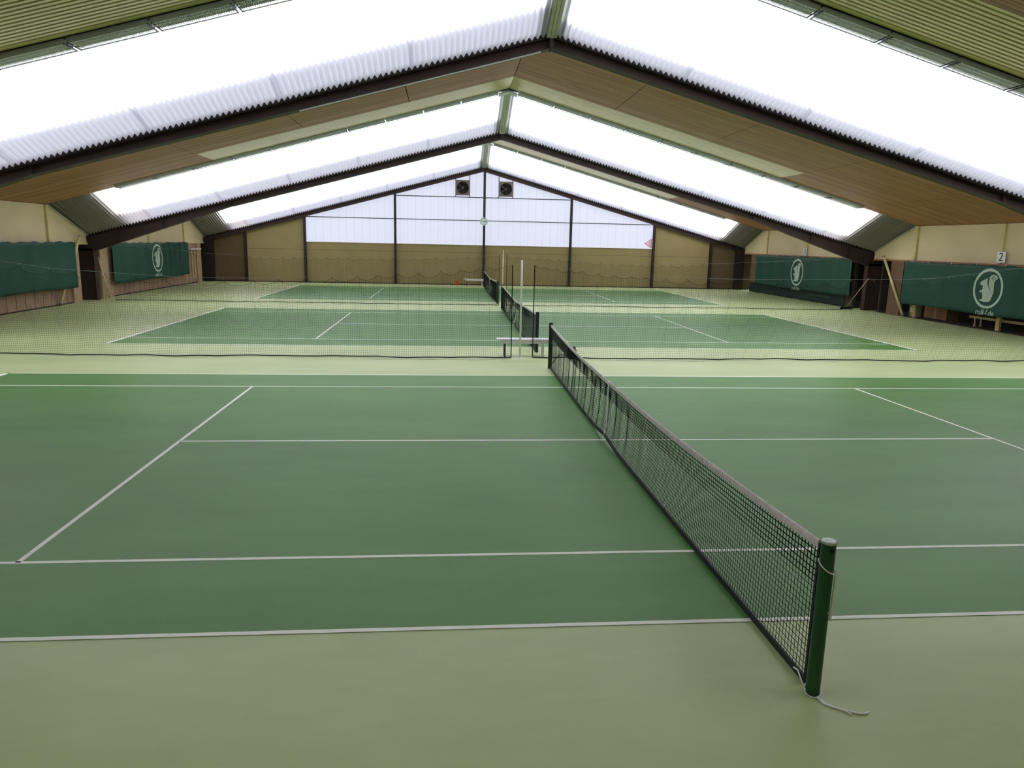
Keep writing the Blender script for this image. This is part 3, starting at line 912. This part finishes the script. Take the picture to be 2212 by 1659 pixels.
# white poles carrying the wires at the openings
p = empty('centre_pole', (-0.58, 7.9, 0), 'slender white upright pole in the opening of the dividing net', 'pole', 'white poles of the dividing nets')
MB().lathe([(0.025, 0.0), (0.025, 2.52), (0.018, 2.54)], (-0.58, 7.9, 0), n=14).build('shaft', M['white'], p, True)
MB().lathe([(0.07, 0.0), (0.07, 0.012), (0.03, 0.02)], (-0.58, 7.9, 0), n=16).build('foot_plate', M['white'], p)
p = empty('centre_pole', (0.17, 23.9, 0), 'pale upright pole in the farther dividing net behind the middle court', 'pole', 'white poles of the dividing nets')
MB().lathe([(0.035, 0.0), (0.03, 2.2), (0.012, 2.6)], (0.17, 23.9, 0), n=12).build('shaft', M['cream'], p, True)
MB().lathe([(0.07, 0.0), (0.07, 0.012), (0.04, 0.02)], (0.17, 23.9, 0), n=12).build('foot_plate', M['cream'], p)

# ================================================================== BENCHES
def bench(loc, label):
    x, y, _ = loc
    r = empty('bench', loc, label, 'bench', 'white benches beside the nets')
    o = MB().box(x - 0.72, x + 0.72, y - 0.17, y - 0.015, 0.44, 0.475).build('seat_board', M['bench'], r); bevel(o, 0.008)
    o = MB().box(x - 0.72, x + 0.72, y + 0.015, y + 0.17, 0.44, 0.475).build('seat_board', M['bench'], r); bevel(o, 0.008)
    MB().box(x - 0.60, x + 0.66, y - 0.16, y - 0.135, 0.355, 0.44).build('front_rail', M['bench'], r)
    for sx in (-0.50, 0.52):
        for sy in (-1, 1):
            MB().bar((x + sx, y + sy * 0.10, 0.44), (x + sx, y + sy * 0.15, 0.0), 0.035, 0.035).build('leg', M['legdark'] if sx < 0 else M['bench'], r)
        MB().bar((x + sx, y - 0.14, 0.08), (x + sx, y + 0.14, 0.08), 0.025, 0.025).build('crossbar', M['legdark'] if sx < 0 else M['bench'], r)
    return r

bench((-0.45, 8.35, 0), 'white slatted bench in the opening of the dividing net beside the post')
bench((-0.60, 39.0, 0), 'pale bench against the far gable wall under the clock')
bk = empty('bucket', (-1.75, 39.4, 0), 'small orange bucket on the floor beside the far bench', 'bucket')
MB().lathe([(0.10, 0.0), (0.14, 0.30), (0.15, 0.31), (0.13, 0.30), (0.095, 0.02)], (-1.75, 39.4, 0), n=18).build('bucket_body', M['orange'], bk, True)
MB().tube([(-1.75 + 0.14 * math.cos(a), 39.4, 0.30 + 0.10 * math.sin(a)) for a in np.linspace(0, PI, 12)], 0.006, 5).build('handle', M['wire'], bk)

# ================================================================== GABLE EQUIPMENT
def fan(xc, zc, label):
    r = empty('wall_fan', (xc, YG - 0.2, zc), label, 'fan', 'ventilation fans in the gable')
    h = 0.49; yb, yf_ = YG - 0.10, YG - 0.34; R = 0.40; n = 40
    V = []; F = []
    for k in range(n):
        t = 2 * PI * k / n; c, s = math.cos(t), math.sin(t)
        q = h / max(abs(c), abs(s))
        V += [(xc + R * c, yf_, zc + R * s), (xc + q * c, yf_, zc + q * s), (xc + q * c, yb, zc + q * s), (xc + R * c, yb, zc + R * s)]
    for k in range(n):
        a = 4 * k; b = 4 * ((k + 1) % n)
        F += [(a, a + 1, b + 1, b), (a + 1, a + 2, b + 2, b + 1), (a + 2, a + 3, b + 3, b + 2), (a + 3, a, b, b + 3)]
    MB().add(V, F).build('housing', M['fanbox'], r)
    MB().lathe([(R, 0), (R, 0.01)], (xc, yb + 0.0, zc), axis='y', n=32).build('back_plate', M['ink'], r)
    MB().lathe([(0.07, 0), (0.07, 0.10), (0.04, 0.12)], (xc, yb - 0.17, zc), axis='y', n=16).build('hub', M['fanbox'], r)
    for k in range(5):
        t0 = 2 * PI * k / 5
        V = []
        for rr in (0.07, 0.2, 0.36):
            for dt, dy in ((-0.30, 0.03), (0.0, 0.0), (0.30, -0.03)):
                V.append((xc + rr * math.cos(t0 + dt), yb - 0.12 + dy, zc + rr * math.sin(t0 + dt)))
        V += [(v[0], v[1] + 0.006, v[2]) for v in V]
        F = [(0, 1, 4, 3), (1, 2, 5, 4), (3, 4, 7, 6), (4, 5, 8, 7)]
        F += [tuple(i + 9 for i in f[::-1]) for f in F]
        F += [(0, 3, 12, 9), (3, 6, 15, 12), (2, 11, 14, 5), (5, 14, 17, 8), (6, 7, 16, 15), (7, 8, 17, 16), (0, 9, 10, 1), (1, 10, 11, 2)]
        MB().add(V, F).build('blade', M['post'], r)
    gd = MB()
    for rr in (0.12, 0.21, 0.30, 0.38):
        gd.tube([(xc + rr * math.cos(a), yf_ - 0.01, zc + rr * math.sin(a)) for a in np.linspace(0, 2 * PI, 29)], 0.005, 4)
    for a in (0, PI / 2): gd.bar((xc - R * math.cos(a), yf_ - 0.012, zc - R * math.sin(a)), (xc + R * math.cos(a), yf_ - 0.012, zc + R * math.sin(a)), 0.01, 0.01)
    gd.build('guard', M['post'], r)
    for sx in (-1, 1):
        x = xc + sx * (h - 0.02)
        MB().box(x - 0.025, x + 0.025, YG - 0.10, YG - 0.05, 5.90, zroof(A_BEAM_B, x) - 0.01).build('hanger_bar', M['post'], r)
    return r

fan(-1.42, 6.50, 'square grey ventilation fan left of the ridge post in the gable glazing')
fan(1.50, 6.48, 'square grey ventilation fan right of the ridge post in the gable glazing')

ck = empty('wall_clock', (0.03, YG - 0.25, 4.31), 'round white clock on the central gable post', 'clock')
cy = YG - 0.23
MB().lathe([(0.255, 0), (0.27, -0.03), (0.262, -0.07), (0.25, -0.07), (0.245, -0.05)], (0.03, cy, 4.31), axis='y', n=32).build('case', M['grey'], ck, True)
MB().lathe([(0.246, 0), (0.246, -0.006)], (0.03, cy - 0.048, 4.31), axis='y', n=32).build('dial', M['clock'], ck)
for k in range(12):
    a = 2 * PI * k / 12; c, s = math.sin(a), math.cos(a)
    MB().bar((0.03 + 0.175 * c, cy - 0.056, 4.31 + 0.175 * s), (0.03 + 0.225 * c, cy - 0.056, 4.31 + 0.225 * s), 0.022, 0.004, up=(0, 1, 0)).build('hour_mark', M['ink'], ck)
for a, l, w in ((math.radians(50), 0.12, 0.026), (math.radians(92), 0.19, 0.018)):
    MB().bar((0.03 - 0.03 * math.sin(a), cy - 0.062, 4.31 - 0.03 * math.cos(a)), (0.03 + l * math.sin(a), cy - 0.062, 4.31 + l * math.cos(a)), w, 0.004, up=(0, 1, 0)).build('hand', M['ink'], ck)

# red triangle on the glazing, lower right corner
tr = empty('triangle_sign', (11.6, YG, 3.1), 'red edged triangle sticker in the lower right corner of the gable glazing', 'sign')
ty = YG + 0.022
T = [(11.30, 3.08), (11.86, 2.74), (11.86, 3.44)]
cxy = (11.66, 3.09)
inn = [((p_[0] - cxy[0]) * 0.74 + cxy[0], (p_[1] - cxy[1]) * 0.74 + cxy[1]) for p_ in T]
V = [(p_[0], ty, p_[1]) for p_ in T] + [(p_[0], ty, p_[1]) for p_ in inn]
V += [(v[0], ty + 0.004, v[2]) for v in V]
F = []
for i in range(3):
    j = (i + 1) % 3
    F += [(i, j, 3 + j, 3 + i), (6 + i, 9 + i, 9 + j, 6 + j), (i, 6 + i, 6 + j, j), (3 + i, 3 + j, 9 + j, 9 + i)]
MB().add(V, F).build('border', M['red'], tr)
MB().prism(inn, 'y', ty + 0.001, ty + 0.004).build('field', M['pinkfilm'], tr)
for dx in (0.02, 0.10, 0.17):
    MB().box(11.56 + dx, 11.585 + dx, ty - 0.002, ty + 0.001, 3.02 - dx * 0.4, 3.16 + dx * 0.4).build('stripe', M['red'], tr)

# ================================================================== BANNERS
# emblem: squirrel in a ring; unit coordinates, x to the right as seen, y up
BODY = [(-140, -90), (-122, -108), (-100, -128), (-62, -150), (-38, -170), (-30, -166), (-22, -140), (-26, -112), (-20, -85), (-8, -50), (12, -5), (28, 22), (50, 60), (66, 110), (72, 150), (62, 190), (30, 220), (-30, 226), (-80, 218), (-124, 206), (-92, 190), (-74, 178), (-72, 130), (-86, 90), (-92, 66), (-112, 70), (-134, 62), (-118, 40), (-98, 30), (-88, 24), (-86, -10), (-92, -44), (-110, -52), (-134, -60), (-122, -70), (-140, -78)]
TAIL = [(22, -10), (6, -50), (0, -100), (2, -160), (14, -204), (40, -230), (72, -236), (100, -228), (126, -200), (132, -166), (114, -160), (98, -140), (86, -100), (88, -40), (92, 20), (92, 70), (84, 110), (74, 140), (64, 100), (46, 44), (32, 14)]
STR = [[(40, -170), (52, -200), (84, -214), (84, -206), (58, -192), (48, -166)], [(62, -140), (76, -172), (112, -190), (112, -182), (82, -166), (70, -136)]]

def smooth_poly(poly, n=3):
    """Catmull-Rom through the points"""
    P = [np.array(p, float) for p in poly]; N = len(P); out = []
    for i in range(N):
        a, b, c, d = P[i - 1], P[i], P[(i + 1) % N], P[(i + 2) % N]
        for k in range(n):
            t = k / n
            out.append(tuple(0.5 * ((2 * b) + (c - a) * t + (2 * a - 5 * b + 4 * c - d) * t * t + (3 * b - a - 3 * c + d) * t ** 3)))
    return out

def flat_shape(polys, P, name, m, parent, th=0.004):
    """polys in unit coords -> thin solid through P(x, y, depth)"""
    V = []; F = []
    for poly in polys:
        poly = smooth_poly(poly); n = len(poly); o0 = len(V)
        tris = tessellate_polygon([[Vector((x, y, 0)) for x, y in poly]])
        V += [P(x, y, 0.0) for x, y in poly] + [P(x, y, th) for x, y in poly]
        for t in tris:
            F.append(tuple(o0 + i for i in t)); F.append(tuple(o0 + n + i for i in reversed(t)))
        for i in range(n):
            j = (i + 1) % n
            F.append((o0 + i, o0 + j, o0 + n + j, o0 + n + i))
    return link_mesh(name, V, F, m, parent)

def text_mesh(s, size, m, parent, loc, rot, name, ext=0.003):
    cu = bpy.data.curves.new(name, 'FONT'); cu.body = s; cu.size = size; cu.extrude = ext
    cu.align_x = 'CENTER'; cu.align_y = 'CENTER'
    t = bpy.data.objects.new(name, cu); C.objects.link(t)
    dg = bpy.context.evaluated_depsgraph_get()
    me = bpy.data.meshes.new_from_object(t.evaluated_get(dg))
    bpy.data.objects.remove(t)
    me.materials.clear(); me.materials.append(m); me.name = name
    o = bpy.data.objects.new(name, me); C.objects.link(o)
    o.parent = parent; o.location = Vector(loc) - world_loc(parent); o.rotation_euler = rot
    return o

def banner(s, ya, yb, zb, zt, yem, zem, rad, label, folds=None, emblem=True):
    """s: side; cloth hangs at x = s*18.33"""
    X = HX - 0.31
    root = empty('hanging_banner', (s * X, (ya + yb) / 2, zb), label, 'banner', 'green banners along the side walls')
    n = int((yb - ya) / 0.06); nz = 14
    ys = np.linspace(ya, yb, n + 1); t = np.linspace(0, 1, nz + 1)
    rng = np.random.default_rng(int(abs(ya * 10)) + (1 if s > 0 else 0))
    d = 0.012 * np.sin(ys * 1.3 + rng.random() * 6) + 0.008 * np.sin(ys * 3.7 + rng.random() * 6)
    f = np.zeros_like(ys)
    if folds:
        a, b = folds
        e = np.clip((ys - a) / 1.0, 0, 1) * np.clip((b - ys) / 0.3, 0, 1)
        f = e * (0.075 * np.sin((ys - a) * 2 * PI / 0.85) + 0.03 * np.sin(ys * 2 * PI / 0.41))
    def disp(y, tt):
        return (np.interp(y, ys, d) + np.interp(y, ys, f) * (0.35 + 0.65 * tt)
                + 0.018 * math.exp(-((y - ys[-1] + (1 - tt) * 1.0) / 0.09) ** 2) * tt)
    def pt(y, z, depth=0.0):
        tt = (z - zb) / (zt - zb)
        return (s * (X - disp(y, tt) - depth), y, z)
    V = []; F = []
    for i, y in enumerate(ys):
        sag = 0.018 * math.sin(y * 7.0) + 0.012 * math.sin(y * 3.1)
        for j, tt in enumerate(t):
            z = zb + (zt - zb) * tt + (sag if j == nz else 0) + (0.02 * math.sin(y * 1.1) if j == 0 else 0)
            q = pt(y, z); V.append(q)
    for i in range(n):
        for j in range(nz):
            k = i * (nz + 1) + j
            F.append((k, k + 1, k + nz + 2, k + nz + 1))
    c = link_mesh('cloth', V, F, M['banner'], root, True)
    so = c.modifiers.new('s', 'SOLIDIFY'); so.thickness = 0.006
    # eyelets and ties along the top hem
    for y in np.linspace(ya + 0.1, yb - 0.1, max(3, int((yb - ya) / 1.3))):
        q = pt(y, zt - 0.03, 0.004)
        MB().tube([q, (q[0], y + 0.01, zt + 0.05), (q[0] + s * 0.015, y, zt + 0.04), (q[0] + s * 0.012, y, zt - 0.03)], 0.005, 5).build('tie', M['rope'], root)
    MB().tube([(s * X, ya - 0.05, zt + 0.03), (s * X, yb + 0.05, zt + 0.03)], 0.004, 5).build('support_wire', M['wire'], root)
    if emblem:
        sx = -1 if s > 0 else 1           # image right -> world Y
        def P(x, y, dep): return pt(yem + sx * x * rad, zem + y * rad, 0.010 + dep)
        # ring
        bm = bmesh.new(); N = 64; rings = []
        for rr, dep in ((1.0, 0.0), (1.0, 0.004), (0.87, 0.004), (0.87, 0.0)):
            rings.append([bm.verts.new(P(rr * math.cos(2 * PI * k / N), rr * math.sin(2 * PI * k / N), dep)) for k in range(N)])
        for a in range(4):
            for k in range(N):
                bm.faces.new((rings[a][k], rings[a][(k + 1) % N], rings[(a + 1) % 4][(k + 1) % N], rings[(a + 1) % 4][k]))
        bmesh.ops.recalc_face_normals(bm, faces=bm.faces)
        me = bpy.data.meshes.new('emblem_ring'); bm.to_mesh(me); bm.free(); me.materials.append(M['print'])
        o = bpy.data.objects.new('emblem_ring', me); C.objects.link(o); o.parent = root; o.location = -world_loc(root)
        U = lambda L_: [(x / 240.0, -y / 335.0) for x, y in L_]
        flat_shape([U(BODY), U(TAIL)], P, 'emblem_squirrel', M['print'], root)
        flat_shape([U(q) for q in STR], lambda x, y, d_: P(x, y, d_ + 0.0045), 'emblem_stripe', M['banner'], root, 0.002)
        zt_ = zem - rad - 0.16
        lt = text_mesh('rolf-f.de', 0.30, M['print'], root, (0, 0, 0), (0, 0, 0), 'lettering')
        lt.location = -world_loc(root)
        for v in lt.data.vertices:
            v.co = pt(yem + sx * v.co.x, zt_ + v.co.y, 0.014 + v.co.z)
        lt.data.update()
    return root

banner(-1, 10.6, 22.1, 0.70, 2.60, 15.0, 1.65, 0.74, 'plain end of the green banner on the left wall, nearest the camera', emblem=False)
banner(-1, 25.55, 35.85, 0.64, 2.54, 30.95, 1.72, 0.74, 'green banner with squirrel emblem on the left wall of the farthest court', folds=(31.0, 35.85))
banner(1, 10.3, 20.85, 0.62, 2.50, 15.55, 1.62, 0.76, 'green banner with large squirrel emblem under the number two board')
banner(1, 25.2, 36.9, 0.60, 2.50, 31.05, 1.58, 0.78, 'green banner with squirrel emblem under the number three board')
dk = empty('lower_tarp', (HX - 0.15, 31, 0.05), 'dark tarpaulin with faint lettering at floor level below the far right banner', 'tarpaulin')
MB().box(HX - 0.135, HX - 0.12, 25.9, 38.1, 0.04, 0.66).build('cloth', M['bannerdark'], dk)
sq = MB()
yy = 29.7
for k in range(9):
    y_ = 29.7 - 0.26 * k
    sq.tube([(HX - 0.143, y_, 0.30 + 0.02 * (k % 3)), (HX - 0.143, y_ - 0.05, 0.46 + 0.03 * ((k * 5) % 3)), (HX - 0.143, y_ - 0.12, 0.34), (HX - 0.143, y_ - 0.17, 0.44), (HX - 0.143, y_ - 0.2, 0.32)], 0.012, 4)
sq.build('faded_lettering', M['printdim'], dk)

# number boards
def board(txt, y, z, label):
    r = empty('number_board', (HX - 0.12, y, z), label, 'number board', 'court number boards')
    X = HX - 0.13
    o = MB().box(X, X + 0.02, y - 0.21, y + 0.21, z - 0.21, z + 0.21).build('plate', M['white'], r); bevel(o, 0.006)
    text_mesh(txt, 0.46, M['ink'], r, (X - 0.004, y, z), (PI / 2, 0, -PI / 2), 'numeral', 0.003)
    MB().tube([(X + 0.005, y, z + 0.21), (X + 0.005, y, z + 0.25)], 0.008, 6).build('fixing', M['wire'], r)
    MB().box(X + 0.02, HX - 0.09, y - 0.05, y + 0.05, z - 0.05, z + 0.05).build('spacer', M['batten'], r)
    return r

board('2', 15.36, 2.81, 'white board with black numeral 2 above the nearer right banner')
board('3', 30.7, 2.79, 'white board with black numeral 3 above the farther right banner')

# ================================================================== BRACES, POSTS AND ODDMENTS
def brace(a, b, label, r_=0.055):
    r = empty('diagonal_brace', (b[0], b[1], 0), label, 'brace', 'diagonal wall braces')
    MB().tube([a, b], r_, 12).build('tube', M['batten'], r, True)
    d = (Vector(a) - Vector(b)).normalized()
    MB().tube([Vector(b), Vector(b) + d * 0.05], r_ * 1.12, 12).build('end_cap', M['wire'], r)
    MB().tube([Vector(a) - d * 0.05, Vector(a)], r_ * 1.12, 12).build('end_cap', M['wire'], r)
    return r

XB = HX - 0.19
brace((XB, 22.75, 2.70), (XB, 20.75, 0.06), 'pale diagonal brace tube leaning to the floor beside the nearer right banner')
brace((-XB, 22.85, 2.85), (-XB, 20.75, 0.06), 'pale diagonal brace tube at the left beam foot, partly behind the nearest banner')
brace((-XB, 24.35, 1.95), (-XB, 25.15, 0.06), 'thin pale brace tube beside the dark left column, farther side', 0.032)

def post(x, y, label):
    r = empty('timber_post', (x, y, 0), label, 'post', 'timber posts in the right opening')
    o = MB().box(x - 0.05, x + 0.05, y - 0.09, y + 0.09, 0.02, 2.48).build('post_shaft', M['paleW'], r)
    MB().box(x - 0.06, x + 0.06, y - 0.10, y + 0.10, 0.012, 0.03).build('base_plate', M['wire'], r)
post(HX + 0.16, 20.45, 'timber post meeting the foot of the right diagonal brace')
post(HX + 0.16, 15.35, 'short visible timber post foot under the squirrel emblem')
post(HX + 0.16, 10.6, 'timber post at the near end of the right opening')

def plank(y0, y1, z, x, label, m):
    r = empty('low_bench', (x, (y0 + y1) / 2, 0), label, 'bench', 'plank benches in the right opening')
    MB().box(x - 0.18, x + 0.18, y0, y1, z - 0.10, z).build('seat_plank', m, r)
    for y in (y0 + 0.3, y1 - 0.3):
        for dx in (-0.13, 0.13):
            MB().box(x + dx - 0.025, x + dx + 0.025, y - 0.03, y + 0.03, 0.012, z - 0.10).build('leg', M['paleW'], r)
plank(11.5, 17.2, 0.45, HX + 0.52, 'long pale plank bench in the dark opening under the nearer right banner', M['paleW'])
cb = empty('cardboard_box', (HX + 1.1, 20.0, 0), 'brown cardboard box in the right opening left of the plank bench', 'box')
o = MB().box(HX + 0.8, HX + 1.4, 19.2, 20.7, 0.012, 0.58).build('carton', M['card'], cb)
MB().box(HX + 0.79, HX + 0.8, 19.9, 20.0, 0.012, 0.58).build('tape_strip', M['paleW'], cb)
cb = empty('small_carton', (HX + 0.6, 20.95, 0), 'small pale carton standing beside the brown cardboard box', 'box')
MB().box(HX + 0.45, HX + 0.78, 20.85, 21.3, 0.012, 0.52).build('carton', M['cardpale'], cb)
MB().box(HX + 0.44, HX + 0.452, 20.95, 21.2, 0.2, 0.4).build('label_patch', M['white'], cb)

# broom leaning in the right corner
br = empty('broom', (17.75, 24.6, 0), 'long handled broom leaning beside the dark right column', 'broom')
MB().tube([(17.80, 24.65, 0.10), (18.22, 23.62, 1.62)], 0.016, 8).build('handle', M['paleW'], br, True)
MB().bar((17.45, 24.55, 0.09), (18.15, 24.75, 0.09), 0.07, 0.05).build('head', M['legdark'], br)
MB().bar((17.45, 24.55, 0.035), (18.15, 24.75, 0.035), 0.09, 0.066).build('bristles', M['black'], br)

# white shelf with hanging cords on the far left wall
sh = empty('wall_shelf', (-HX + 0.15, 37.3, 2.1), 'white shelf rail on the far left wall beyond the banner', 'shelf')
MB().box(-HX, -HX + 0.30, 36.45, 38.3, 2.10, 2.16).build('board', M['white'], sh)
for y in (36.8, 37.9): MB().prism([(y - 0.02, 2.10), (y + 0.02, 2.10), (y + 0.02, 1.90), (y - 0.02, 1.90)], 'x', -HX, -HX + 0.04).build('bracket', M['grey'], sh)
for i, (y, nm) in enumerate(((36.75, 'nearest'), (37.25, 'middle'), (37.75, 'farthest'))):
    hp_ = empty('hanging_rope', (-HX + 0.20, y, 0.4), '%s of three pale ropes hanging below the white shelf' % nm, 'rope', 'ropes below the white shelf')
    MB().tube([(-HX + 0.2, y + 0.02 * math.sin(k), 2.10 - 0.19 * k) for k in range(10)], 0.035 - 0.004 * i, 6).build('rope_length', M['paleW'], hp_)
    MB().tube([(-HX + 0.2, y, 2.15), (-HX + 0.31, y, 2.14), (-HX + 0.31, y, 2.07), (-HX + 0.2, y, 2.06)], 0.02, 6).build('knot', M['redwood'], hp_)

# ================================================================== SKY AND CAMERA
wd = bpy.data.worlds.new('sky'); sc.world = wd
wd.use_nodes = True
nt = wd.node_tree; bg = nt.nodes['Background']
tc = nt.nodes.new('ShaderNodeTexCoord'); sp = nt.nodes.new('ShaderNodeSeparateXYZ'); rp = nt.nodes.new('ShaderNodeValToRGB')
nt.links.new(tc.outputs['Generated'], sp.inputs[0])
mr = nt.nodes.new('ShaderNodeMapRange'); mr.inputs['From Min'].default_value = -1; mr.inputs['From Max'].default_value = 1
nt.links.new(sp.outputs['Z'], mr.inputs['Value'])
nt.links.new(mr.outputs['Result'], rp.inputs['Fac'])
e = rp.color_ramp.elements
e[0].position = 0.47; e[0].color = (0.10, 0.10, 0.10, 1)
e[1].position = 0.52; e[1].color = (0.45, 0.47, 0.52, 1)
k = rp.color_ramp.elements.new(1.0); k.color = (1.0, 1.0, 1.02, 1)
nt.links.new(rp.outputs['Color'], bg.inputs['Color'])
bg.inputs['Strength'].default_value = 7.5

# camera recovered from the court lines
F_PX, yaw, pitch, roll = 1565.19, 0.0927, -0.1933, 0.0217
cam = bpy.data.cameras.new('camera'); co = bpy.data.objects.new('camera', cam); C.objects.link(co)
cam.sensor_fit = 'HORIZONTAL'; cam.sensor_width = 36.0
cam.lens = F_PX * 36.0 / 2212.0
cam.clip_start = 0.05; cam.clip_end = 300
cp, sp_ = math.cos(pitch), math.sin(pitch)
fw = Vector((math.sin(yaw) * cp, math.cos(yaw) * cp, sp_))
rt = Vector((math.cos(yaw), -math.sin(yaw), 0)); up = rt.cross(fw)
r2 = rt * math.cos(roll) + up * math.sin(roll); u2 = -rt * math.sin(roll) + up * math.cos(roll)
mw = Matrix.Identity(4)
for i in range(3):
    mw[i][0] = r2[i]; mw[i][1] = u2[i]; mw[i][2] = -fw[i]
mw[0][3], mw[1][3], mw[2][3] = -2.499, -10.686, 2.982
co.matrix_world = mw
sc.camera = co

sc.view_settings.view_transform = 'Standard'
sc.view_settings.look = 'None'
sc.view_settings.exposure = 0.0
sc.view_settings.gamma = 1.0
sc.view_settings.use_curve_mapping = False
sc.cycles.use_denoising = True
sc.cycles.max_bounces = 10
sc.cycles.diffuse_bounces = 6
sc.cycles.transparent_max_bounces = 12
sc.cycles.transmission_bounces = 6
